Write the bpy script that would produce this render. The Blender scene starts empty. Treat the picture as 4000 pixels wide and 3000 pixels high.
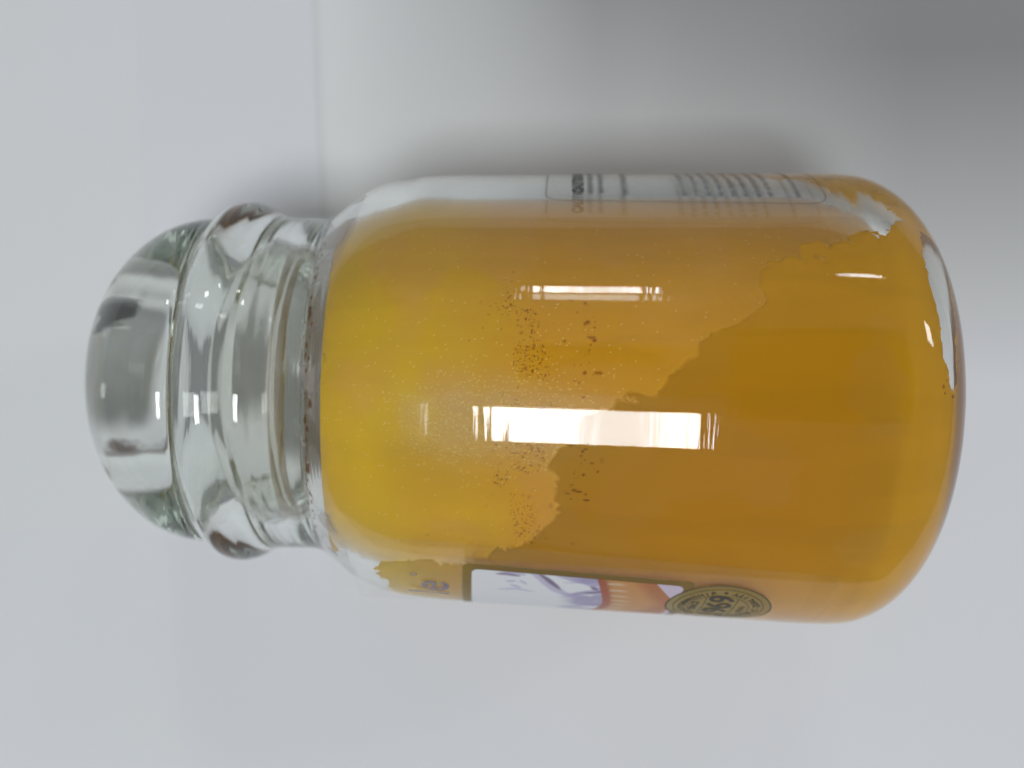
import bpy, math
import numpy as np
from mathutils import Vector, Matrix

S = 0.01                      # everything below is written in centimetres
scene = bpy.context.scene
COL = scene.collection

# ------------------------------------------------------------------ camera
CAM_Z = 22.4
cam_data = bpy.data.cameras.new('camera')
cam_data.sensor_fit = 'HORIZONTAL'
cam_data.sensor_width = 36.0
cam_data.lens = 36.0 * 1900.0 / 2212.0
cam_data.clip_start = 0.005
cam_data.clip_end = 50.0
cam_data.dof.use_dof = True
cam_data.dof.focus_distance = 13.9 * S
cam_data.dof.aperture_fstop = 10.5
cam_data.dof.aperture_blades = 0
cam = bpy.data.objects.new('camera', cam_data)
COL.objects.link(cam)
cam.location = (0, 0, CAM_Z * S)
cam.rotation_euler = (0, 0, 0)
scene.camera = cam

# ------------------------------------------------------------------ world (even indoor light from walls and ceiling)
world = bpy.data.worlds.new('World')
scene.world = world
world.use_nodes = True
wn = world.node_tree.nodes
wn['Background'].inputs[0].default_value = (0.93, 0.96, 1.0, 1)
wn['Background'].inputs[1].default_value = 0.22

# ------------------------------------------------------------------ lamps (two square ceiling fixtures)
def area_lamp(name, loc, sx, sy, strength, color, tubes=True):
    ld = bpy.data.lights.new(name, 'AREA')
    ld.shape = 'RECTANGLE'
    ld.size = sx; ld.size_y = sy
    ld.color = color
    area = sx * sy
    ld.energy = strength * math.pi * area          # radiance = strength (1 where the node gives 1)
    ld.use_nodes = True
    nt = ld.node_tree
    em = nt.nodes['Emission']
    if tubes:
        geo = nt.nodes.new('ShaderNodeNewGeometry')
        sep = nt.nodes.new('ShaderNodeSeparateXYZ')
        nt.links.new(geo.outputs['Parametric'], sep.inputs[0])
        ramp = nt.nodes.new('ShaderNodeValToRGB')
        cr = ramp.color_ramp
        cr.elements[0].position = 0.0; cr.elements[0].color = (1.25,)*3 + (1,)
        cr.elements[1].position = 1.0; cr.elements[1].color = (1.25,)*3 + (1,)
        for p, v in ((0.32, 1.2), (0.5, 0.8), (0.72, 0.8), (0.86, 1.25)):
            e = cr.elements.new(p); e.color = (v, v, v, 1)
        nt.links.new(sep.outputs[0], ramp.inputs[0])
        nt.links.new(ramp.outputs[0], em.inputs['Strength'])
    lo = bpy.data.objects.new(name, ld)
    COL.objects.link(lo)
    lo.location = loc
    return lo

LAMP_A = area_lamp('ceiling_lamp', (-0.015, -0.49, 1.62), 0.40, 0.50, 21.0, (0.955, 0.985, 1.0))
LAMP_B = area_lamp('ceiling_lamp', (0.055, 1.92, 1.62), 0.34, 0.22, 18.0, (0.955, 0.985, 1.0))
LAMP_C = area_lamp('ceiling_lamp', (1.13, 2.65, 1.62), 0.36, 0.17, 16.0, (0.955, 0.985, 1.0), False)
LAMP_D = area_lamp('ceiling_lamp', (3.0, 1.35, 1.62), 0.8, 0.5, 13.0, (0.955, 0.985, 1.0), False)

scene.view_settings.view_transform = 'Standard'
scene.view_settings.look = 'None'
scene.view_settings.exposure = 0.0
scene.view_settings.gamma = 1.0

cy = scene.cycles
cy.max_bounces = 24
cy.transmission_bounces = 20
cy.glossy_bounces = 12
cy.diffuse_bounces = 5
cy.transparent_max_bounces = 16
cy.caustics_reflective = True
cy.caustics_refractive = True
cy.blur_glossy = 0.3
cy.sample_clamp_indirect = 6.0
cy.use_denoising = True
try:
    cy.denoiser = 'OPENIMAGEDENOISE'
    cy.denoising_prefilter = 'ACCURATE'
except Exception:
    pass

# ------------------------------------------------------------------ helpers
def node_mat(name):
    m = bpy.data.materials.new(name)
    m.use_nodes = True
    return m, m.node_tree.nodes, m.node_tree.links, m.node_tree.nodes['Principled BSDF']

def mesh_obj(name, verts, faces, mat=None, parent=None, smooth=True):
    me = bpy.data.meshes.new(name)
    me.from_pydata([tuple(v) for v in verts], [], [tuple(f) for f in faces])
    me.update()
    if smooth:
        me.polygons.foreach_set('use_smooth', [True] * len(me.polygons))
    o = bpy.data.objects.new(name, me)
    COL.objects.link(o)
    if mat: me.materials.append(mat)
    if parent: o.parent = parent
    return o

def grid_mesh(name, P, closed_u=False, mat=None, parent=None, flip=False):
    """P: (n, m, 3) array of points in cm."""
    n, m, _ = P.shape
    idx = np.arange(n * m).reshape(n, m)
    if closed_u:
        j1 = np.roll(idx, -1, axis=1)
        a = idx[:-1]; b = j1[:-1]; c = j1[1:]; d = idx[1:]
    else:
        a = idx[:-1, :-1]; b = idx[:-1, 1:]; c = idx[1:, 1:]; d = idx[1:, :-1]
    F = np.stack([a, b, c, d], -1).reshape(-1, 4)
    if flip: F = F[:, ::-1]
    me = bpy.data.meshes.new(name)
    me.vertices.add(n * m)
    me.vertices.foreach_set('co', (P.reshape(-1, 3) * S).astype(np.float32).ravel())
    nf = len(F)
    me.loops.add(nf * 4)
    me.loops.foreach_set('vertex_index', F.astype(np.int32).ravel())
    me.polygons.add(nf)
    me.polygons.foreach_set('loop_start', np.arange(0, nf * 4, 4, dtype=np.int32))
    me.polygons.foreach_set('use_smooth', np.ones(nf, dtype=bool))
    me.update(calc_edges=True)
    o = bpy.data.objects.new(name, me)
    COL.objects.link(o)
    if mat: me.materials.append(mat)
    if parent: o.parent = parent
    return o

def attr(o, name, arr):
    a = o.data.attributes.new(name, 'FLOAT', 'POINT')
    a.data.foreach_set('value', arr.astype(np.float32).ravel())

def attr_col(o, name, arr):
    a = o.data.attributes.new(name, 'FLOAT_COLOR', 'POINT')
    rgba = np.ones((arr.reshape(-1, 3).shape[0], 4), dtype=np.float32)
    rgba[:, :3] = arr.reshape(-1, 3)
    a.data.foreach_set('color', rgba.ravel())

def catmull(pts, per=12):
    """Points (x, r[, k]); k = 1 marks a sharp corner."""
    P = [np.array(p[:2], float) for p in pts]
    sharp = [len(p) > 2 and p[2] for p in pts]
    out = []
    n = len(P)
    for i in range(n - 1):
        p1, p2 = P[i], P[i + 1]
        p0 = P[i - 1] if i > 0 and not sharp[i] else p1 * 2 - p2
        p3 = P[i + 2] if i + 2 < n and not sharp[i + 1] else p2 * 2 - p1
        d01 = max(np.linalg.norm(p1 - p0) ** .5, 1e-4); d12 = max(np.linalg.norm(p2 - p1) ** .5, 1e-4); d23 = max(np.linalg.norm(p3 - p2) ** .5, 1e-4)
        m1 = (p1 - p0) / d01 - (p2 - p0) / (d01 + d12) + (p2 - p1) / d12
        m2 = (p2 - p1) / d12 - (p3 - p1) / (d12 + d23) + (p3 - p2) / d23
        m1 *= d12; m2 *= d12
        for k in range(per):
            t = k / per
            h = (2*t**3 - 3*t**2 + 1) * p1 + (t**3 - 2*t**2 + t) * m1 + (-2*t**3 + 3*t**2) * p2 + (t**3 - t**2) * m2
            out.append(h)
    out.append(P[-1])
    A = np.array(out)
    A[:, 1] = np.maximum(A[:, 1], 0.0005)
    return A

def lathe(name, prof, seg, mat, parent, flip=False):
    th = np.linspace(0, 2 * math.pi, seg, endpoint=False)
    X = np.repeat(prof[:, 0:1], seg, 1)
    R = prof[:, 1:2]
    P = np.stack([X, R * np.sin(th)[None], R * np.cos(th)[None]], -1)
    return grid_mesh(name, P, True, mat, parent, flip)

def smoothstep(a, b, x):
    t = np.clip((x - a) / (b - a), 0, 1)
    return t * t * (3 - 2 * t)

def vnoise(shape_xy, X, Y, seed):
    """value noise; X, Y in cells"""
    rng = np.random.RandomState(seed)
    nx = int(X.max() - X.min()) + 4; ny = int(Y.max() - Y.min()) + 4
    G = rng.rand(nx, ny)
    x = X - math.floor(X.min()); y = Y - math.floor(Y.min())
    xi = x.astype(int); yi = y.astype(int)
    fx = x - xi; fy = y - yi
    fx = fx * fx * (3 - 2 * fx); fy = fy * fy * (3 - 2 * fy)
    return ((G[xi, yi] * (1 - fx) + G[xi + 1, yi] * fx) * (1 - fy) + (G[xi, yi + 1] * (1 - fx) + G[xi + 1, yi + 1] * fx) * fy)

def fbm(X, Y, scale, octv, seed, rough=0.5):
    a = 1.0; s = 0; t = 0
    for o in range(octv):
        s = s + a * vnoise(None, X / scale * 2**o, Y / scale * 2**o, seed + o)
        t += a; a *= rough
    return s / t            # 0..1, mean .5

def in_poly(X, Y, poly):
    inside = np.zeros(X.shape, bool)
    n = len(poly)
    for i in range(n):
        x1, y1 = poly[i]; x2, y2 = poly[(i + 1) % n]
        if y1 == y2: continue
        c = ((Y < y1) != (Y < y2)) & (X < (x2 - x1) * (Y - y1) / (y2 - y1) + x1)
        inside ^= c
    return inside

# ------------------------------------------------------------------ materials
def glass_material(name, bump_scale, bump_strength, stretch):
    m, n, l, b = node_mat(name)
    n.remove(b)
    out = n['Material Output']
    g = n.new('ShaderNodeBsdfGlass')
    g.inputs['Color'].default_value = (0.995, 1.0, 0.995, 1)
    g.inputs['Roughness'].default_value = 0.0
    g.inputs['IOR'].default_value = 1.5
    tc = n.new('ShaderNodeTexCoord')
    mp = n.new('ShaderNodeMapping')
    mp.inputs['Scale'].default_value = stretch
    nz = n.new('ShaderNodeTexNoise')
    nz.inputs['Scale'].default_value = bump_scale
    nz.inputs['Detail'].default_value = 3.0
    bp = n.new('ShaderNodeBump')
    bp.inputs['Strength'].default_value = bump_strength
    bp.inputs['Distance'].default_value = 0.0003
    l.new(tc.outputs['Object'], mp.inputs[0])
    l.new(mp.outputs[0], nz.inputs['Vector'])
    l.new(nz.outputs['Fac'], bp.inputs['Height'])
    l.new(bp.outputs[0], g.inputs['Normal'])
    l.new(g.outputs[0], out.inputs['Surface'])
    va = n.new('ShaderNodeVolumeAbsorption')
    va.inputs['Color'].default_value = (0.66, 0.80, 0.66, 1)
    va.inputs['Density'].default_value = 5.5
    l.new(va.outputs[0], out.inputs['Volume'])
    return m

M_JAR_GLASS = glass_material('clear_jar_glass', 60.0, 0.10, (9.0, 0.5, 0.5))
M_LID_GLASS = glass_material('clear_lid_glass', 60.0, 0.06, (1, 1, 1))

def wax_material():
    m, n, l, b = node_mat('amber_wax')
    ac = n.new('ShaderNodeAttribute'); ac.attribute_name = 'dye'
    ad = n.new('ShaderNodeAttribute'); ad.attribute_name = 'loose'
    tc = n.new('ShaderNodeTexCoord')
    nz = n.new('ShaderNodeTexNoise'); nz.inputs['Scale'].default_value = 2600.0; nz.inputs['Detail'].default_value = 3.0
    l.new(tc.outputs['Object'], nz.inputs['Vector'])
    bp = n.new('ShaderNodeBump'); bp.inputs['Distance'].default_value = 0.0002
    mul = n.new('ShaderNodeMath'); mul.operation = 'MULTIPLY'; mul.inputs[1].default_value = 0.7
    l.new(ad.outputs['Fac'], mul.inputs[0])
    fr = n.new('ShaderNodeAttribute'); fr.attribute_name = 'frost_glow'
    m2 = n.new('ShaderNodeMath'); m2.operation = 'MULTIPLY_ADD'; m2.inputs[1].default_value = 0.8; m2.inputs[2].default_value = 0.18
    l.new(fr.outputs['Fac'], m2.inputs[0])
    l.new(m2.outputs[0], mul.inputs[1])
    sl = n.new('ShaderNodeMath'); sl.operation = 'MULTIPLY'
    m3 = n.new('ShaderNodeMath'); m3.operation = 'MULTIPLY_ADD'; m3.inputs[1].default_value = 0.8; m3.inputs[2].default_value = 0.12
    l.new(fr.outputs['Fac'], m3.inputs[0]); l.new(m3.outputs[0], sl.inputs[0]); l.new(ad.outputs['Fac'], sl.inputs[1])
    l.new(sl.outputs[0], b.inputs['Specular IOR Level'])
    l.new(mul.outputs[0], bp.inputs['Strength'])
    l.new(nz.outputs['Fac'], bp.inputs['Height'])
    sa = n.new('ShaderNodeAttribute'); sa.attribute_name = 'sootzone'
    sn = n.new('ShaderNodeTexNoise'); sn.inputs['Scale'].default_value = 2100.0; sn.inputs['Detail'].default_value = 5.0; sn.inputs['Roughness'].default_value = 0.65
    l.new(tc.outputs['Object'], sn.inputs['Vector'])
    ad2 = n.new('ShaderNodeMath'); ad2.operation = 'MULTIPLY_ADD'; ad2.inputs[1].default_value = 0.22
    l.new(sa.outputs['Fac'], ad2.inputs[0]); l.new(sn.outputs['Fac'], ad2.inputs[2])
    sr = n.new('ShaderNodeMapRange'); sr.inputs['From Min'].default_value = 0.755; sr.inputs['From Max'].default_value = 0.83
    l.new(ad2.outputs[0], sr.inputs['Value'])
    smx = n.new('ShaderNodeMix'); smx.data_type = 'RGBA'; smx.inputs[7].default_value = (0.34, 0.075, 0.006, 1)
    smf = n.new('ShaderNodeMath'); smf.operation = 'MULTIPLY'; smf.inputs[1].default_value = 0.75
    l.new(sr.outputs[0], smf.inputs[0]); l.new(smf.outputs[0], smx.inputs[0])
    l.new(ac.outputs['Color'], smx.inputs[6])
    l.new(smx.outputs[2], b.inputs['Base Color'])
    l.new(bp.outputs[0], b.inputs['Normal'])
    m4 = n.new('ShaderNodeMath'); m4.operation = 'MULTIPLY_ADD'; m4.inputs[1].default_value = 0.2; m4.inputs[2].default_value = 0.18
    l.new(fr.outputs['Fac'], m4.inputs[0]); l.new(m4.outputs[0], b.inputs['Roughness'])
    b.inputs['IOR'].default_value = 1.44
    b.inputs['Subsurface Weight'].default_value = 0.0
    return m
M_WAX = wax_material()

def print_material(name, color=None, attr_name=None, alpha=1.0, alpha_attr=None, rough=0.45):
    m, n, l, b = node_mat(name)
    b.inputs['Roughness'].default_value = rough
    if attr_name:
        a = n.new('ShaderNodeAttribute'); a.attribute_name = attr_name
        l.new(a.outputs['Color'], b.inputs['Base Color'])
    else:
        tc = n.new('ShaderNodeTexCoord')
        nz = n.new('ShaderNodeTexNoise'); nz.inputs['Scale'].default_value = 1500
        l.new(tc.outputs['Object'], nz.inputs['Vector'])
        mx = n.new('ShaderNodeMix'); mx.data_type = 'RGBA'
        mx.inputs[6].default_value = tuple(c * 0.85 for c in color) + (1,)
        mx.inputs[7].default_value = tuple(min(1, c * 1.15) for c in color) + (1,)
        l.new(nz.outputs['Fac'], mx.inputs[0])
        l.new(mx.outputs[2], b.inputs['Base Color'])
    if alpha_attr:
        a2 = n.new('ShaderNodeAttribute'); a2.attribute_name = alpha_attr
        l.new(a2.outputs['Fac'], b.inputs['Alpha'])
    else:
        b.inputs['Alpha'].default_value = alpha
    return m

def paper_material(name, tint):
    m, n, l, b = node_mat(name)
    tc = n.new('ShaderNodeTexCoord')
    nz = n.new('ShaderNodeTexNoise'); nz.inputs['Scale'].default_value = 14.0; nz.inputs['Detail'].default_value = 3.0
    nf = n.new('ShaderNodeTexNoise'); nf.inputs['Scale'].default_value = 1800.0; nf.inputs['Detail'].default_value = 2.0
    l.new(tc.outputs['Object'], nz.inputs['Vector']); l.new(tc.outputs['Object'], nf.inputs['Vector'])
    mx = n.new('ShaderNodeMix'); mx.data_type = 'RGBA'
    mx.inputs[6].default_value = (tint[0] * .975, tint[1] * .98, tint[2] * .965, 1)
    mx.inputs[7].default_value = (tint[0], tint[1] * 0.995, tint[2] * 1.03, 1)
    l.new(nz.outputs['Fac'], mx.inputs[0]); l.new(mx.outputs[2], b.inputs['Base Color'])
    bp = n.new('ShaderNodeBump'); bp.inputs['Strength'].default_value = 0.12; bp.inputs['Distance'].default_value = 0.0001
    l.new(nf.outputs['Fac'], bp.inputs['Height']); l.new(bp.outputs[0], b.inputs['Normal'])
    b.inputs['Roughness'].default_value = 0.75
    b.inputs['Specular IOR Level'].default_value = 0.25
    return m

# ------------------------------------------------------------------ surface: white desk with overlapping paper sheets
def slab(name, x0, x1, y0, y1, z0, z1, rot, mat):
    cx, cyy = (x0 + x1) / 2, (y0 + y1) / 2
    hx, hy = (x1 - x0) / 2, (y1 - y0) / 2
    n = 24
    xs = np.linspace(-hx, hx, n); ys = np.linspace(-hy, hy, n)
    XX, YY = np.meshgrid(xs, ys, indexing='ij')
    V = []; F = []
    top = np.stack([XX, YY, np.full_like(XX, z1)], -1).reshape(-1, 3) * S
    V += [tuple(v) for v in top]
    for i in range(n - 1):
        for j in range(n - 1):
            F.append((i*n+j, (i+1)*n+j, (i+1)*n+j+1, i*n+j+1))
    k = len(V)
    for (a, c) in ((-hx, -hy), (hx, -hy), (hx, hy), (-hx, hy)): V.append((a*S, c*S, z0*S))
    c4 = [0, (n-1)*n, n*n-1, n-1]
    edge = [[i*n for i in range(n)], [(n-1)*n + j for j in range(n)], [i*n + n-1 for i in range(n-1, -1, -1)], [j for j in range(n-1, -1, -1)]]
    for e in range(4):
        F.append(tuple([k+e, k+(e+1) % 4] + edge[e][::-1]))
    F.append((k+3, k+2, k+1, k))
    o = mesh_obj(name, V, F, mat, None, False)
    o.location = (cx * S, cyy * S, 0)
    o.rotation_euler = (0, 0, math.radians(rot))
    return o

M_DESK = paper_material('white_desk_laminate', (0.76, 0.77, 0.77))
desk = slab('desk_top', -70, 70, -60, 60, -2.6, -0.045, 0, M_DESK)
desk['kind'] = 'structure'
desk['label'] = 'white desk top under the sheets of paper'

def sheet(x0, x1, y0, y1, z, rot, tint, label):
    o = slab('paper_sheet', x0, x1, y0, y1, z - 0.010, z, rot, paper_material('white_paper', tint))
    o['label'] = label; o['category'] = 'sheet of paper'; o['group'] = 'white paper sheets spread under the jar'
    return o
PX = lambda p: (p - 1106) * 0.01179
PY = lambda p: (830 - p) * 0.01179

sheet(PX(703), PX(703) + 29.7, PY(695) - 6, PY(695) + 15, -0.024, 2.2, (0.80, 0.812, 0.805),
      'white paper sheet behind the jar body, filling the shaded upper right corner')
sheet(PX(716) - 21, PX(710), -16.0, 13.7, -0.012, 2.2, (0.79, 0.80, 0.825),
      'bluish white paper sheet under the lid, its edge the seam above the neck')
sheet(PX(292) - 21, PX(292), -4.0, 25.7, -0.001, 1.8, (0.79, 0.808, 0.81),
      'white paper sheet in the upper left corner, left of the lid')
sheet(PX(425) - 29.7, PX(425), -24.3, -4.6, -0.006, 4.2, (0.79, 0.808, 0.82),
      'white paper sheet in the lower left corner, below the lid')
sheet(PX(700), PX(700) + 29.7, PY(696) - 21, PY(696), -0.018, 0.4, (0.79, 0.80, 0.82),
      'white paper sheet below the jar body, its top edge right of the base')

# ------------------------------------------------------------------ jar
TILT = math.radians(1.56)           # the body widens to its base, so the axis rises that way
YAW = math.radians(-1.75)
def place(o, x=0.0):
    o.rotation_mode = 'XYZ'
jar = bpy.data.objects.new('candle_jar', None); COL.objects.link(jar)
jar['label'] = 'clear glass jar lying on its side, full of amber yellow wax, with two worn labels'
jar['category'] = 'candle jar'
lid = bpy.data.objects.new('jar_lid', None); COL.objects.link(lid)
lid['label'] = 'domed clear glass lid seated in the mouth of the wax jar'
lid['category'] = 'lid'

R0 = 4.285                          # outer radius of the straight wall at local x = 0
SLOPE = math.tan(TILT)
def wall_r(x): return R0 + SLOPE * x
AX_Z = R0 / math.cos(TILT) + 0.0
BASE_X = 7.62

M4 = Matrix.Rotation(YAW, 4, 'Z') @ Matrix.Rotation(-TILT, 4, 'Y')
for e in (jar, lid):
    e.matrix_world = Matrix.Translation(Vector((0, -0.10 * S, (AX_Z + 0.003) * S))) @ M4

outer = [(BASE_X - .25, 0, 1), (BASE_X - .22, 1.6), (BASE_X - .10, 2.5), (BASE_X, 3.0), (BASE_X - .03, 3.35), (BASE_X - .25, 3.80), (BASE_X - .62, 4.18),
         (BASE_X - 1.08, 4.40), (BASE_X - 1.55, wall_r(BASE_X - 1.55)), (4.0, wall_r(4.0)), (2.0, wall_r(2.0)), (0.0, wall_r(0)), (-1.2, wall_r(-1.2)), (-1.85, 4.20),
         (-2.4, 4.10), (-2.88, 3.90), (-3.25, 3.64), (-3.5, 3.45), (-3.75, 3.37), (-4.2, 3.36), (-4.60, 3.38), (-4.76, 3.44), (-4.98, 3.57), (-5.25, 3.64),
             (-5.50, 3.59), (-5.70, 3.43), (-5.80, 3.20), (-5.78, 3.05)]
inner = [(-5.68, 2.97), (-5.4, 2.94), (-4.6, 2.94), (-4.0, 2.95), (-3.6, 3.03), (-3.2, 3.26), (-2.8, 3.50), (-2.35, 3.68),
         (-1.8, 3.79), (-1.1, wall_r(-1.1) - .44), (1.0, wall_r(1.0) - .44), (4.0, wall_r(4.0) - .44), (5.6, wall_r(5.6) - .45), (6.3, 3.88), (6.70, 3.65), (6.98, 3.25), (7.09, 2.7), (7.04, 1.4), (7.02, 0, 1)]
prof_jar = catmull(outer + inner, 10)
glass_body = lathe('glass_body', prof_jar, 256, M_JAR_GLASS, jar)
inner_prof = catmull(inner, 24)

# ------------------------------------------------------------------ lid
lid_outer = [(-8.27, 0, 1), (-8.24, 0.7), (-8.13, 1.35), (-7.92, 1.95), (-7.58, 2.48), (-7.17, 2.88), (-6.78, 3.12), (-6.38, 3.25), (-6.04, 3.28), (-5.85, 3.21), (-5.815, 2.98),
             (-5.80, 2.78), (-5.4, 2.70), (-4.9, 2.68), (-4.4, 2.66), (-4.22, 2.62), (-4.15, 2.52), (-4.22, 2.42), (-4.6, 2.36), (-5.2, 2.32), (-5.7, 2.18), (-6.05, 1.88),
             (-6.33, 1.55), (-6.55, 1.42), (-6.85, 1.50), (-7.15, 1.50), (-7.45, 1.34), (-7.68, 0.95), (-7.77, 0.45), (-7.78, 0, 1)]
glass_dome = lathe('glass_dome', catmull(lid_outer, 12), 256, M_LID_GLASS, lid, True)

def gasket_material():
    m, n, l, b = node_mat('clear_plastic_seal')
    b.inputs['Base Color'].default_value = (0.93, 0.92, 0.88, 1)
    b.inputs['Roughness'].default_value = 0.12
    b.inputs['Transmission Weight'].default_value = 1.0
    b.inputs['IOR'].default_value = 1.15
    tc = n.new('ShaderNodeTexCoord'); nz = n.new('ShaderNodeTexNoise'); nz.inputs['Scale'].default_value = 300
    l.new(tc.outputs['Object'], nz.inputs['Vector'])
    bp = n.new('ShaderNodeBump'); bp.inputs['Strength'].default_value = 0.1; bp.inputs['Distance'].default_value = 0.0002
    l.new(nz.outputs['Fac'], bp.inputs['Height']); l.new(bp.outputs[0], b.inputs['Normal'])
    return m
M_GASKET = gasket_material()
gp = [(-5.35, 2.73, 1), (-5.33, 2.79), (-5.2, 2.81), (-5.08, 2.805), (-4.98, 2.82), (-4.86, 2.805), (-4.74, 2.82), (-4.62, 2.805), (-4.50, 2.82), (-4.38, 2.805), (-4.26, 2.81), (-4.18, 2.80), (-4.18, 2.72, 1), (-4.6, 2.71), (-5.35, 2.73, 1)]
lathe('seal_ring', catmull(gp, 5), 200, M_GASKET, lid, True)
def reflection_patch(name, x0, x1, a0, a1, color, alpha, seed, label):  # dark reflections in the dome, painted as patches on the cavity wall
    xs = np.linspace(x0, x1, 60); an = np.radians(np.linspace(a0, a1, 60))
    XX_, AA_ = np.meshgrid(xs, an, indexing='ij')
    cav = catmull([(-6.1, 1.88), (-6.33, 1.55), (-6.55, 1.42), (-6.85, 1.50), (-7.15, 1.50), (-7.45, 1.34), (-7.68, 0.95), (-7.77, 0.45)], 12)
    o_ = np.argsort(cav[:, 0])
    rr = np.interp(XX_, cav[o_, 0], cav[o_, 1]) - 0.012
    m_ = print_material(name + '_paint', color, alpha_attr='cover', rough=.6)
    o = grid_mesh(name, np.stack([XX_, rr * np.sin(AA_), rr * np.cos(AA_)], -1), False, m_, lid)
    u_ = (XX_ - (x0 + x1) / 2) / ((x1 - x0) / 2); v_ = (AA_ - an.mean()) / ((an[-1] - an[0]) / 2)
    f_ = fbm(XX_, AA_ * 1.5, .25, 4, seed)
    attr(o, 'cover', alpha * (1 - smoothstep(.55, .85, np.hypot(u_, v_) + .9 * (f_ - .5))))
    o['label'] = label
reflection_patch('painted_reflection', -7.45, -6.70, 22, 62, (0.035, 0.035, 0.04), .85, 801, 'dark grey painted reflection inside the dome')
reflection_patch('painted_reflection', -7.35, -6.45, -74, -36, (0.16, 0.09, 0.07), .9, 802, 'brown painted reflection inside the dome')
M_RESIDUE = print_material('brown_residue', (0.52, 0.40, 0.24), alpha=0.42)
rp = [(-4.145, 2.55, 1), (-4.02, 2.60), (-3.93, 2.70), (-3.93, 2.82), (-4.05, 2.88), (-4.17, 2.89, 1)]
lathe('stained_rim', catmull(rp, 5), 200, M_RESIDUE, lid, True)

# ------------------------------------------------------------------ wax
WAX_TOP = -3.0
NX = 640
TH_FINE = np.linspace(-math.radians(95), math.radians(95), 800)
TH_REST = np.linspace(math.radians(95), math.radians(265), 90)[1:-1]
TH = np.concatenate([TH_FINE, TH_REST])
# arc length along the inner wall from the wax top to the inside of the base
ip = inner_prof[inner_prof[:, 0] > WAX_TOP]
i0 = np.array([[WAX_TOP, np.interp(WAX_TOP, inner_prof[:, 0][:200], inner_prof[:, 1][:200])]])
ip = np.concatenate([i0, ip])
seglen = np.r_[0, np.cumsum(np.linalg.norm(np.diff(ip, axis=0), axis=1))]
tt = np.linspace(0, seglen[-1], NX)
wx = np.interp(tt, seglen, ip[:, 0]); wr = np.interp(tt, seglen, ip[:, 1])
nx_ = -np.gradient(wr, tt); nr_ = np.gradient(wx, tt)           # outward normal in (x, r)
T, A = np.meshgrid(tt, TH, indexing='ij')
WX = np.repeat(wx[:, None], len(TH), 1); WR = np.repeat(wr[:, None], len(TH), 1)
ARC = np.degrees(A)                     # 0 = facing up, + = away side (top of the photo)
U = T + WAX_TOP                         # equals x on the straight wall
V = A * 3.85
jag = (fbm(U, V, 0.5, 5, 11, 0.62) - .5)
jag2 = (fbm(U, V, 0.5, 5, 23, 0.62) - .5)
Uj = U + 0.9 * jag + 1.3 * (fbm(U, V, 1.5, 2, 19) - .5); Aj = ARC + 9 * jag2
loose = np.zeros_like(U, bool)
# regions where the wax has come away from the glass (x cm, degrees round the jar)
loose |= in_poly(Uj, Aj, [(-3.4, 100), (-3.4, 20), (-3.4, -10), (-3.4, -100), (-2.1, -100), (-2.0, -52), (-1.2, -50), (-0.3, -50), (0.4, -47), (0.85, -40), (1.15, -30), (1.25, -24), (1.05, -18),
                          (1.6, -10), (1.75, -6), (2.5, 1), (3.1, 8), (3.7, 15), (4.3, 22), (4.4, 29), (5.0, 33), (5.3, 39), (6.1, 42), (6.5, 50), (6.6, 62), (6.0, 67), (4.6, 71), (4.0, 76), (3.4, 100)])
# gap at the rounded edge of the base
base_gap = in_poly(U + 0.25 * jag, ARC + 3 * jag2, [(7.08, 50), (6.98, 32), (7.12, 16), (7.36, 3), (7.52, 6), (7.56, 50)])
loose |= base_gap
loose |= (np.abs(ARC) > 96) & (U < 2.0)
loosef = loose.astype(float)
d = np.where(loose, -0.006 - 0.008 * fbm(U, V, 0.8, 3, 5), 0.005)
d = np.where(base_gap, -0.10, d)
d *= np.clip((tt / 0.04), 0, 1)[:, None] * 1.0
RR = np.maximum(WR + d * nr_[:, None], 0.0005)
XX = WX + d * nx_[:, None]
P = np.stack([XX, RR * np.sin(A), RR * np.cos(A)], -1)
# closing rings for the melted top surface
rt = RR[0:1, :]
cap = []
for k, f in enumerate((0.0, 0.3, 0.6, 0.85, 0.97)):
    xx = WAX_TOP + 0.10 * (1 - f ** 3) + 0.0 * rt
    cap.append(np.stack([np.broadcast_to(xx, rt.shape), rt * max(f, 1e-4) * np.sin(TH)[None], rt * max(f, 1e-4) * np.cos(TH)[None]], -1)[0])
cap = np.array(cap)
Pf = np.concatenate([cap, P], 0)
wax = grid_mesh('wax', Pf, True, M_WAX, jar)

def srgb(r, g, b):
    c = np.array([r, g, b]) / 255.0
    return np.where(c <= 0.04045, c / 12.92, ((c + 0.055) / 1.055) ** 2.4)
n1 = fbm(U, V, 2.2, 4, 41)[..., None]; n2 = fbm(U, V, 0.7, 4, 57)[..., None]; n3 = fbm(U, V, 3.5, 3, 71)[..., None]
c_yellow = srgb(246, 204, 0); c_amber = srgb(242, 176, 10); c_loose = srgb(240, 178, 84); c_dark = srgb(240, 172, 2)
wy = (1 - smoothstep(-2.4, 0.6, U + 1.3 * (n1[..., 0] - .5) * 2))[..., None]
base = c_dark * (1 - .5 * n3) + c_amber * (.5 * n3)
base = base * (1 - .85 * wy) + c_yellow * .85 * wy
def blur(a, k, it=3):
    for _ in range(it):
        for ax in (0, 1):
            c = np.cumsum(np.concatenate([np.repeat(np.take(a, [0], ax), k + 1, ax), a, np.repeat(np.take(a, [-1], ax), k, ax)], ax), ax)
            n_ = a.shape[ax]
            a = (np.take(c, range(2 * k + 1, n_ + 2 * k + 1), ax) - np.take(c, range(0, n_), ax)) / (2 * k + 1)
    return a
lo3 = blur(loosef, 22)[..., None]
pale = base * 0.45 + c_loose * 0.55
wl = (0.24 + 0.30 * lo3 * (1 - .5 * wy)) * (0.5 + 1.0 * n2)
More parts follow.
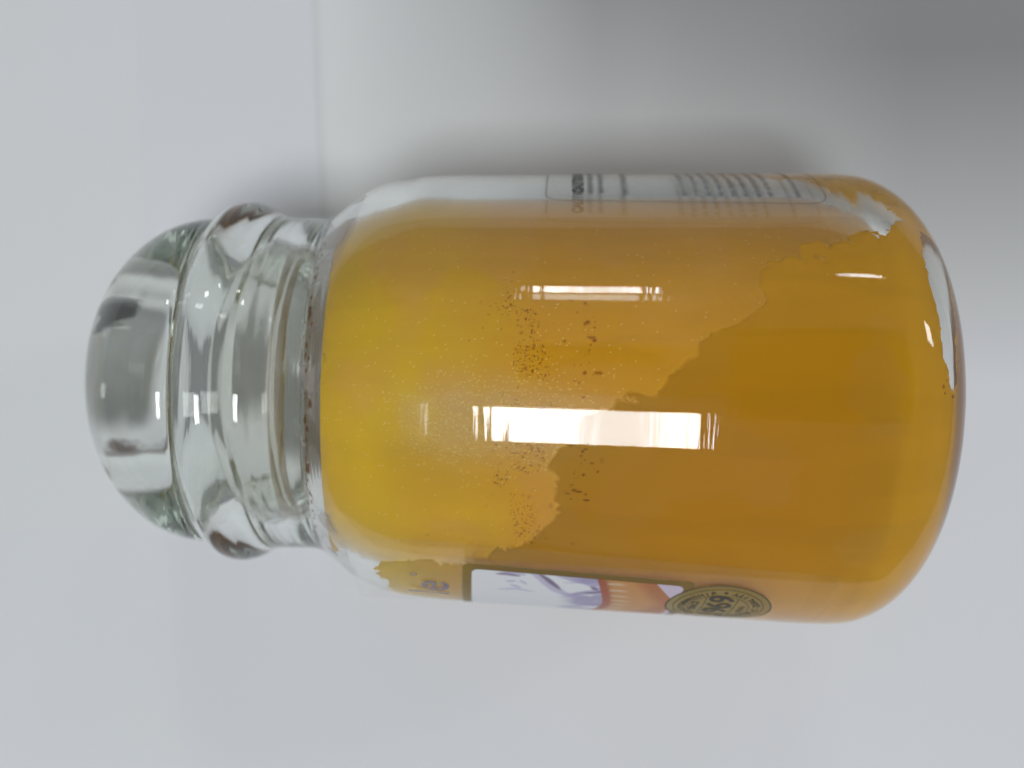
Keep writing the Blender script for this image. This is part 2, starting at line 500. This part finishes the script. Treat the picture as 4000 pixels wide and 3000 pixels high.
dye = base * (1 - np.clip(wl, 0, 1)) + pale * np.clip(wl, 0, 1)
blot = (smoothstep(0.52, 0.70, fbm(U * .8, V, 1.2, 3, 91)) * (1 - .35 * smoothstep(0, 3, U)))[..., None]
dye = dye * (1 - .42 * blot) + c_loose * .42 * blot
stk = (smoothstep(.45, .75, fbm(U * .16, V, .35, 3, 95)))[..., None]
dye = dye * (1 - .04 * stk)
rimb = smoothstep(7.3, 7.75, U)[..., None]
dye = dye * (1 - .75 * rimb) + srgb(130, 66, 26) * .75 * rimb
frost_glow = np.exp(-((U + 0.1) / 1.5) ** 2 - ((ARC + 8) / 9.0) ** 2) * (.5 + n2[..., 0])
# brown soot flecks
rng = np.random.RandomState(7)
soot = np.zeros_like(U); jagh = fbm(U, V, 0.06, 3, 131) - .5
def fleck(u0, a0, ru, rv, s):
    v0 = math.radians(a0) * 3.85
    iu = np.searchsorted(tt, [u0 - WAX_TOP - .3, u0 - WAX_TOP + .3]); 
    sl = slice(max(iu[0], 0), min(iu[1], NX))
    D = ((U[sl] - u0) / ru) ** 2 + ((V[sl] - v0) / rv) ** 2 + 2.2 * jagh[sl]
    soot[sl] = np.maximum(soot[sl], s * (1 - smoothstep(0.5, 1.5, D)))
for i in range(110):
    u0 = rng.normal(0.35, 0.5); a0 = rng.uniform(-42, 30)
    r = abs(rng.normal(0.0, 0.013)) + 0.009
    fleck(u0, a0, r * rng.uniform(.6, 1.5), r * rng.uniform(.6, 1.5), rng.uniform(.1, .55) * (1.3 if r < .02 else .6))
for i in range(34):
    u0 = rng.normal(1.35, 0.14); a0 = rng.uniform(-26, 22)
    r = abs(rng.normal(0.009, 0.010)) + 0.009
    fleck(u0, a0, r * rng.uniform(.6, 2.6), r, rng.uniform(.5, 1))
for i in range(40):
    u0 = rng.uniform(7.1, 8.0); a0 = rng.uniform(0, 50)
    fleck(u0, a0, .03, .03, rng.uniform(.4, 1))
c_soot = srgb(150, 46, 0)
dye = dye * (1 - soot[..., None] * .8) + c_soot * soot[..., None] * .8
dye = dye * (1 - .28 * frost_glow[..., None].clip(0, 1)) + srgb(244, 216, 150) * .28 * frost_glow[..., None].clip(0, 1)  # pale glow round the lamp reflection, painted into the dye
stuck = (1 - blur(loosef, 2, 2))[..., None]
dye = dye * (1 + stuck * np.array([.10, .19, 0])) + stuck * np.array([0, 0, .015])  # stuck wax coloured brighter to offset light lost inside the glass
# pale flecks in the loose wax: lamp glints painted into the dye
dens = 0.002 + 0.02 * np.exp(-((U - 0.1) / 1.4) ** 2 - ((ARC + 2) / 13.0) ** 2) + .07 * frost_glow
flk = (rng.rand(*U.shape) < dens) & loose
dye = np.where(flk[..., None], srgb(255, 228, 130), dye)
capn = len(cap)
dye_f = np.concatenate([np.broadcast_to(c_yellow, (capn, len(TH), 3)), dye], 0)
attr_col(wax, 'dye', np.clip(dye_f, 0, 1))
attr(wax, 'frost_glow', np.concatenate([np.zeros((capn, len(TH))), np.clip(frost_glow, 0, 1)], 0))
sz = np.exp(-((U - .35) / .55) ** 2) * smoothstep(-46, -34, ARC) * (1 - smoothstep(16, 34, ARC)) * (.4 + 1.2 * smoothstep(.4, .65, fbm(U, V, .5, 3, 707)))
sz = np.maximum(sz, .75 * np.exp(-((U - 1.35 - .5 * jag) / .10) ** 2) * smoothstep(-30, -24, ARC) * (1 - smoothstep(16, 24, ARC)))
attr(wax, 'sootzone', np.concatenate([np.zeros((capn, len(TH))), np.clip(sz, 0, 1)], 0))
attr(wax, 'loose', np.concatenate([np.zeros((capn, len(TH))), loosef], 0))

# ------------------------------------------------------------------ residue flecks on the inside of the shoulder
def wrap(u, v, th0, x0, rot, off):
    """label coordinates in cm (u reads round the jar, v points to the lid) to jar space"""
    cr, sr = math.cos(rot), math.sin(rot)
    uu = cr * u - sr * v; vv = sr * u + cr * v
    x = x0 - vv
    R = np.where(x > -1.3, R0 + SLOPE * x, R0 - SLOPE * 1.3) + off
    th = th0 + uu / R
    return np.stack([x, R * np.sin(th), R * np.cos(th)], -1)

def rad_at_inner(x): 
    o = np.argsort(inner_prof[:150, 0]); return np.interp(x, inner_prof[:150, 0][o], inner_prof[:150, 1][o])
V_ = []; F_ = []
rng = np.random.RandomState(3)
for i in range(130):
    th0 = math.radians(rng.uniform(-85, 85)); x0 = rng.normal(-3.30, 0.035)
    if abs(th0) < 1.2 and rng.rand() < 0.15: continue
    k = rng.randint(5, 8); r = abs(rng.normal(0.018, 0.014)) + 0.006
    base_i = len(V_)
    for j in range(k):
        a = 2 * math.pi * j / k; rr_ = r * rng.uniform(.5, 1.3)
        x = x0 + rr_ * math.cos(a) * .8; th = th0 + rr_ * 1.6 * math.sin(a) / 3.2
        R = rad_at_inner(x) + 0.016
        V_.append((x * S, R * math.sin(th) * S, R * math.cos(th) * S))
    F_.append(tuple(range(base_i, base_i + k)))
for i in range(90):
    th0 = math.radians(rng.uniform(4, 50)); x0 = rng.uniform(6.6, 7.0)
    k = rng.randint(5, 8); r = abs(rng.normal(0.014, 0.014)) + 0.006
    base_i = len(V_)
    for j in range(k):
        a = 2 * math.pi * j / k; rr_ = r * rng.uniform(.5, 1.3)
        x = x0 + rr_ * math.cos(a); R = float(np.interp(x, inner_prof[:, 0][150:], inner_prof[:, 1][150:])) - 0.008
        th = th0 + rr_ * math.sin(a) / 3.4
        V_.append((x * S, R * math.sin(th) * S, R * math.cos(th) * S))
    F_.append(tuple(range(base_i, base_i + k)))
M_SOOT = print_material('brown_wax_specks', (0.28, 0.12, 0.05), alpha=0.85)
sp = mesh_obj('wax_specks', V_, F_, M_SOOT, jar, False)
sp['kind'] = 'stuff'

# thin film of wax left on the glass between the wax and the neck
fx = np.linspace(-3.62, -2.35, 90); fth = np.linspace(-math.radians(100), math.radians(100), 420)
FXX, FTT = np.meshgrid(fx, fth, indexing='ij')
FR = np.repeat(rad_at_inner(fx)[:, None], len(fth), 1) + 0.008
film_m = print_material('milky_wax_film', (0.74, 0.66, 0.62), alpha_attr='cover', rough=0.4)
fo = grid_mesh('wax_film', np.stack([FXX, FR * np.sin(FTT), FR * np.cos(FTT)], -1), False, film_m, jar)
fn = fbm(FXX, FTT * 3.4, .5, 5, 611)
attr(fo, 'cover', np.clip(smoothstep(-3.6, -3.25, FXX + .3 * (fn - .5)) * (0.10 + .75 * smoothstep(.42, .75, fn)) * (1 - smoothstep(-.12, .12, FXX + 3.0 - .42 * smoothstep(.45, 1.1, np.abs(FTT)) + .5 * (fn - .5))), 0, .6))

sx_ = np.linspace(-2.2, 6.1, 260); sth = np.radians(np.linspace(38, 100, 160))  # added tan film: shade of the darker paper painted over the clear strip
SXX, STT = np.meshgrid(sx_, sth, indexing='ij')
SRR = np.repeat(rad_at_inner(sx_)[:, None], len(sth), 1) + 0.008
shade_film_m = print_material('tan_shade_film', (0.60, 0.49, 0.38), alpha_attr='cover', rough=0.5)
so = grid_mesh('shade_film', np.stack([SXX, SRR * np.sin(STT), SRR * np.cos(STT)], -1), False, shade_film_m, jar)
sn_ = fbm(SXX * .35, STT * 4, .4, 5, 641)
attr(so, 'cover', np.clip(smoothstep(np.radians(40), np.radians(56), STT + .25 * (sn_ - .5)) * (0.30 + .8 * smoothstep(.4, .8, sn_)) * smoothstep(-2.2, -1.4, SXX) * (1 - smoothstep(5.2, 6.0, SXX)), 0, .62))

# ------------------------------------------------------------------ labels
def label_grid(name, u0, u1, v0, v1, n, m, th0, x0, rot, off, mat, parent):
    u = np.linspace(u0, u1, n); v = np.linspace(v0, v1, m)
    UU, VV = np.meshgrid(u, v, indexing='ij')
    return grid_mesh(name, wrap(UU, VV, th0, x0, rot, off), False, mat, parent), UU, VV

def text_mesh(s, size, bold=0.0, shear=0.0, spacing=1.0):
    cu = bpy.data.curves.new('text', 'FONT')
    cu.body = s; cu.size = size; cu.offset = bold; cu.shear = shear; cu.space_character = spacing
    cu.align_x = 'LEFT'; cu.resolution_u = 4
    ob = bpy.data.objects.new('text', cu)
    COL.objects.link(ob)
    dg = bpy.context.evaluated_depsgraph_get(); dg.update()
    me = bpy.data.meshes.new_from_object(ob.evaluated_get(dg))
    V = np.array([v.co[:] for v in me.vertices]).reshape(-1, 3)[:, :2]
    F = [tuple(p.vertices) for p in me.polygons]
    COL.objects.unlink(ob); bpy.data.objects.remove(ob); bpy.data.curves.remove(cu); bpy.data.meshes.remove(me)
    return V, F

class Print:
    def __init__(s): s.V = []; s.F = []; s.n = 0
    def add(s, V, F):
        s.V.append(np.asarray(V, float)); s.F += [tuple(i + s.n for i in f) for f in F]; s.n += len(V)
    def text(s, body, size, u, v, bold=0.0, shear=0.0, spacing=1.0, sx=1.0, ang=0.0, center=False):
        V, F = text_mesh(body, size, bold, shear, spacing)
        if len(V) == 0: return
        V = V.copy(); V[:, 0] *= sx
        if center: V[:, 0] -= (V[:, 0].min() + V[:, 0].max()) / 2
        c, sn = math.cos(ang), math.sin(ang)
        W = np.stack([c * V[:, 0] - sn * V[:, 1] + u, sn * V[:, 0] + c * V[:, 1] + v], -1)
        s.add(W, F)
    def arc_text(s, body, size, cu_, cv, r, a_start, a_step, inward=False):
        for i, ch in enumerate(body):
            if ch == ' ': continue
            a = a_start + i * a_step
            rot = a - math.pi / 2 if not inward else a + math.pi / 2
            s.text(ch, size, cu_ + r * math.cos(a), cv + r * math.sin(a), bold=0.004, ang=rot, center=True)
    def ring(s, cu_, cv, r0, r1, n=96):
        V = []; F = []
        for i in range(n):
            a = 2 * math.pi * i / n
            V += [(cu_ + r0 * math.cos(a), cv + r0 * math.sin(a)), (cu_ + r1 * math.cos(a), cv + r1 * math.sin(a))]
        for i in range(n):
            j = (i + 1) % n; F.append((2*i, 2*i+1, 2*j+1, 2*j))
        s.add(V, F)
    def line(s, pts, w):
        pts = [np.array(p, float) for p in pts]
        for a, b in zip(pts[:-1], pts[1:]):
            d = b - a; L = np.linalg.norm(d)
            if L < 1e-6: continue
            nrm = np.array([-d[1], d[0]]) / L * w / 2
            k = max(1, int(L / 0.15))
            V = []; F = []
            for i in range(k + 1):
                p = a + d * i / k; V += [p + nrm, p - nrm]
            for i in range(k): F.append((2*i, 2*i+1, 2*i+3, 2*i+2))
            s.add(V, F)
    def build(s, name, th0, x0, rot, off, mat, parent):
        W = np.concatenate(s.V); P = wrap(W[:, 0], W[:, 1], th0, x0, rot, off) * S
        return mesh_obj(name, P, s.F, mat, parent, True)

def rrect(u0, u1, v0, v1, r, n=8):
    out = []
    for (cx, cyy, a0) in ((u1 - r, v1 - r, 0), (u0 + r, v1 - r, 90), (u0 + r, v0 + r, 180), (u1 - r, v0 + r, 270)):
        for i in range(n + 1):
            a = math.radians(a0 + 90 * i / n); out.append((cx + r * math.cos(a), cyy + r * math.sin(a)))
    out.append(out[0]); return out

def sd_rrect(U_, V_, u0, u1, v0, v1, r):
    qx = np.abs(U_ - (u0 + u1) / 2) - (u1 - u0) / 2 + r; qy = np.abs(V_ - (v0 + v1) / 2) - (v1 - v0) / 2 + r
    return np.minimum(np.maximum(qx, qy), 0) + np.hypot(np.maximum(qx, 0), np.maximum(qy, 0)) - r

# front label: anchor at the panel corner nearest the camera (u = 0), u < 0 runs away round the jar
FT, FX, FROT = math.radians(-46.5), -0.52, math.radians(-2.6)
M_LABEL = print_material('front_label_print', attr_name='ink', alpha_attr='cover', rough=0.35)
front, LU, LV = label_grid('front_label', -5.6, 0.75, -6.4, 2.2, 420, 620, FT, FX, FROT, 0.012, M_LABEL, jar)
front['label'] = 'front label with olive frame, frosted cupcake picture and round seal'
ink = np.zeros(LU.shape + (3,)); cov = np.zeros(LU.shape)
film = 1 - smoothstep(-0.01, 0.01, sd_rrect(LU, LV, -5.5, 0.68, -6.3, 2.1, .25))
ink[:] = (0.75, 0.72, 0.62); cov = film * 0.04
frame = 1 - smoothstep(-0.012, 0.012, sd_rrect(LU, LV, -5.2, 0.17, -3.86, 0.17, .14))
olive = srgb(120, 104, 34)
ink = ink * (1 - frame[..., None]) + olive * frame[..., None]; cov = np.maximum(cov, frame * .62)
panel = 1 - smoothstep(-0.01, 0.01, sd_rrect(LU, LV, -5.03, 0.0, -3.68, 0.0, .13))
pc = np.zeros_like(ink); pc[:] = srgb(226, 228, 232)
q = fbm(LU, LV, 0.9, 4, 301)
def stroke(pts, w0, w1):
    D = np.full(LU.shape, 9.0)
    for i, ((x1, y1), (x2, y2)) in enumerate(zip(pts[:-1], pts[1:])):
        t = np.clip(((LU - x1) * (x2 - x1) + (LV - y1) * (y2 - y1)) / ((x2 - x1) ** 2 + (y2 - y1) ** 2), 0, 1)
        f = (i + t) / (len(pts) - 1)
        w = w0 + (w1 - w0) * np.sin(f * math.pi)
        D = np.minimum(D, np.hypot(LU - x1 - t * (x2 - x1), LV - y1 - t * (y2 - y1)) - w)
    return D + .05 * (q - .5)
STROKES = [([(.05, -1.02), (-.12, -1.2), (-.32, -1.36), (-.55, -1.52), (-.72, -1.72), (-.80, -2.0)], .02, .10, 0),
           ([(.05, -1.14), (-.14, -1.32), (-.36, -1.48), (-.52, -1.58)], .01, .05, 1),
           ([(-.10, -.44), (-.07, -.60), (-.11, -.82)], .01, .035, 1), ([(-.06, -.5), (-.02, -.7), (-.05, -.9)], .02, .05, 0),
           ([(-.34, -.62), (-.30, -.76)], .01, .03, 0), ([(-.28, -.86), (-.38, -.96)], .01, .025, 0), ([(-.46, -.70), (-.55, -.86)], .01, .03, 0), ([(-.7, -.5), (-.62, -.8), (-.7, -1.1)], .01, .03, 0),
           ([(-.02, -1.5), (-.06, -1.75), (-.16, -2.0), (-.34, -2.2)], .02, .09, 0), ([(-.30, -2.10), (-.42, -2.22)], .02, .05, 1), ([(-.22, -1.62), (-.2, -1.85)], .01, .02, 0)]
sw = np.sin((LV * 2.3 + LU * 3.6 + 2.2 * q) * 2.0)
lav = srgb(166, 156, 196); plum = srgb(104, 76, 118)
m1 = smoothstep(0.35, 0.75, sw) * smoothstep(-1.5, -1.9, LV)
pc = pc * (1 - .75 * m1[..., None]) + lav * .75 * m1[..., None]
m2 = smoothstep(0.86, 0.98, sw) * smoothstep(-1.6, -2.0, LV) * smoothstep(.45, .6, q)
pc = pc * (1 - .8 * m2[..., None]) + plum * .8 * m2[..., None]
m3 = smoothstep(-1.55, -1.95, LV + .35 * (q - .5)) * smoothstep(.38, .55, fbm(LU, LV, .5, 4, 333))
pc = pc * (1 - .9 * m3[..., None]) + lav * .85 * .9 * m3[..., None]
for pts, w0, w1, dk in STROKES:
    a = (1 - smoothstep(-.03, .03, stroke(pts, w0, w1)))[..., None] * (.85 if dk else .6)
    pc = pc * (1 - a) + (plum if dk else lav) * a
tq = fbm(LU, LV, .22, 3, 350)
m4 = smoothstep(.70, .76, tq) * (1 - smoothstep(-1.3, -1.0, -np.abs(LV + .8) - .3))
edge = -2.38 + 0.30 * np.abs(LU + 1.1) ** 1.5 * .6
wr_ = 1 - smoothstep(-0.012, 0.012, LV - edge)
rid = 0.5 + 0.5 * np.sin(LU * 26 + 1.5 * np.sin(LV * 3))
fold = 1 - smoothstep(-.55, -.08, -(LV - edge) * -1 if False else (edge - LV) * -1 + 0)   # 0 at the frosting, 1 lower down
red = srgb(160, 80, 40); org = srgb(196, 138, 74); pal = srgb(206, 172, 136)
dd = edge - LV                                                   # depth below the frosting
wc = np.zeros_like(ink); wc[:] = org
a = (1 - smoothstep(.08 + .10 * rid, .22 + .22 * rid, dd))[..., None]
wc = wc * (1 - a) + red * a
a = (smoothstep(.12, .2, dd) * (1 - smoothstep(.35, .55, dd)) * smoothstep(.55, .8, rid))[..., None]
wc = wc * (1 - a) + pal * a
a = smoothstep(.80, 1.15, dd + .30 * np.abs(LU + .9))[..., None] * .6
wc = wc * (1 - a) + red * a
bottom = smoothstep(0, .02, (-3.58 + 0.62 * np.clip(-(-.62 - LU), 0, 9) ** 1.0) - LV)[..., None]   # cake case edge slopes up to the corner
wc = wc * (1 - bottom) + srgb(206, 190, 208) * bottom
pc = pc * (1 - wr_[..., None]) + wc * wr_[..., None]
ink = ink * (1 - panel[..., None]) + pc * panel[..., None]
cov = np.maximum(cov, panel * 0.96)
# seal disc
SU, SV, SR = -0.78, -4.42, 0.93
rs = np.hypot(LU - SU, LV - SV)
disc = (1 - smoothstep(SR - .01, SR + .01, rs))[..., None]
gold = srgb(150, 130, 60)
gc = gold * (0.9 + .2 * fbm(LU, LV, .4, 3, 377)[..., None])
ringb = (smoothstep(SR - .15, SR - .13, rs))[..., None]
gc = gc * (1 - .35 * ringb) + olive * .35 * ringb
ink = ink * (1 - disc) + gc * disc; cov = np.maximum(cov, disc[..., 0] * 0.78)
attr_col(front, 'ink', np.clip(ink, 0, 1)); attr(front, 'cover', np.clip(cov, 0, 1))

M_INK = print_material('dark_seal_ink', (0.025, 0.025, 0.015), alpha=0.92)
p = Print()
for r0, r1 in ((SR - .022, SR), (SR - .150, SR - .135), (SR - .40, SR - .388)): p.ring(SU, SV, r0, r1)
p.text('1969', 0.62, SU, SV - .20, bold=0.012, sx=.98, center=True)
p.text('SINCE', 0.17, SU, SV + .37, bold=0.004, center=True)
p.line([(SU - .46, SV + .28), (SU + .46, SV + .28)], .012); p.line([(SU - .46, SV - .27), (SU + .46, SV - .27)], .012)
for k in range(5): p.line([(SU - .2 + .08*k, SV - .36), (SU - .2 + .08*k, SV - .46)], .03)
p.arc_text('CRAFTSMANSHIP', 0.165, SU, SV, SR - .345, math.radians(143), math.radians(-10.4))
p.ring(SU + SR * .72, SV, 0.0, .035, 16)
p.arc_text('AUTHENTIC QUALITY', 0.165, SU, SV, SR - .21, math.radians(180 + 14), math.radians(9.4), inward=True)
p.build('seal_print', FT, FX, FROT, 0.020, M_INK, front)
M_BLUE = print_material('blue_lettering_ink', (0.10, 0.14, 0.34), alpha=0.55)
p = Print()
p.text('le', 1.05, -1.30, 0.42, bold=0.012, shear=.12)
p.build('blue_lettering', FT, FX, FROT, 0.020, M_BLUE, front)
p = Print(); p.ring(-0.33, 1.02, .05, .07, 24); p.text('R', .09, -0.33, .99, center=True)
p.build('registered_mark', FT, FX, FROT, 0.020, M_BLUE, front)

# back label: starts 50 degrees up the far side and reads away round the jar
BT, BX, BROT = math.radians(50.5), 0.55, math.radians(-1.6)
M_FILM = print_material('clear_label_film', (0.70, 0.66, 0.60), alpha=0.10, rough=0.2)
back, _, _ = label_grid('back_label', -0.03, 5.0, -4.92, 0.07, 60, 60, BT, BX, BROT, 0.010, M_FILM, jar)
back['label'] = 'clear back label printed with small dark text'
M_GREY = print_material('grey_text_ink', (0.03, 0.035, 0.04), alpha=0.8)
p = Print()
p.line(rrect(0, 4.9, -4.85, 0, .28), .016)
p.build('border_line', BT, BX, BROT, 0.016, print_material('thin_brown_line', (0.10, 0.05, 0.03), alpha=.75), back)
p = Print()
rng = np.random.RandomState(12)
def blur_word(L):
    return ''.join(rng.choice(list('aeimnorstuhl')) for _ in range(L))
p.text('CAUTION', 0.27, 0.30, -0.66, bold=0.018); p.text('WARNING', 0.27, 1.6, -0.66, bold=0.018)
p.build('bold_heading', BT, BX, BROT, 0.016, M_GREY, back)
M_GREY2 = print_material('grey_small_text_ink', (0.05, 0.06, 0.07), alpha=0.5)
p = Print()
def dense_line(v, h, u0, u1):
    u = u0
    while u < u1:
        L = rng.uniform(.10, .34)
        # each word is a run of short strokes as tall as the text
        x = u
        while x < u + L:
            p.line([(x, v + rng.uniform(0, .2) * h), (x, v + h * rng.uniform(.7, 1))], .022); x += .034
        p.line([(u, v + .5 * h), (u + L, v + .5 * h)], .02)
        u += L + .06
for v in (-0.86, -1.05): dense_line(v, .14, .32, 3.2)
dense_line(-1.48, .15, .26, 3.0)
for k in range(8): dense_line(-2.50 - k * .213, .145, .24, 4.0)
dense_line(-4.45, .12, .22, 2.5)
tp = p.build('small_text', BT, BX, BROT, 0.016, M_GREY2, back)

# ------------------------------------------------------------------ the phone that takes the picture: its body and an added unseen panel shade the paper
def phone():
    root = bpy.data.objects.new('smartphone', None); COL.objects.link(root)
    root['label'] = 'dark smartphone held flat above the jar'; root['category'] = 'phone'
    m, n, l, b = node_mat('dark_phone_case')
    b.inputs['Base Color'].default_value = (0.02, 0.02, 0.022, 1); b.inputs['Roughness'].default_value = 0.35
    V = []; F = []
    ol = rrect(0, 15.4, 0, 7.5, 1.0, 6)[:-1]; k = len(ol)
    for z in (0, .85): V += [((x) * S, (y) * S, z * S) for x, y in ol]
    F.append(tuple(range(k))[::-1]); F.append(tuple(range(k, 2 * k)))
    for i in range(k): F.append((i, (i + 1) % k, k + (i + 1) % k, k + i))
    mesh_obj('case', V, F, m, root, False)
    m2, n2_, l2, b2 = node_mat('grey_shade_blocker')
    b2.inputs['Base Color'].default_value = (0.05, 0.05, 0.055, 1); b2.inputs['Roughness'].default_value = 0.6
    ol = rrect(6.6, 15.6, -3.0, 11.0, 0.9, 6)[:-1]; V = []; F = []  # unseen panel added over the phone to deepen the upper right shade
    for z in (.95, 1.2): V += [((x) * S, (y) * S, z * S) for x, y in ol]
    F.append(tuple(range(k))[::-1]); F.append(tuple(range(k, 2 * k)))
    for i in range(k): F.append((i, (i + 1) % k, k + (i + 1) % k, k + i))
    mesh_obj('shade_blocker', V, F, m2, root, False)
    root.location = (-1.2 * S, -0.5 * S, (CAM_Z + 0.35) * S)
    return root
phone()
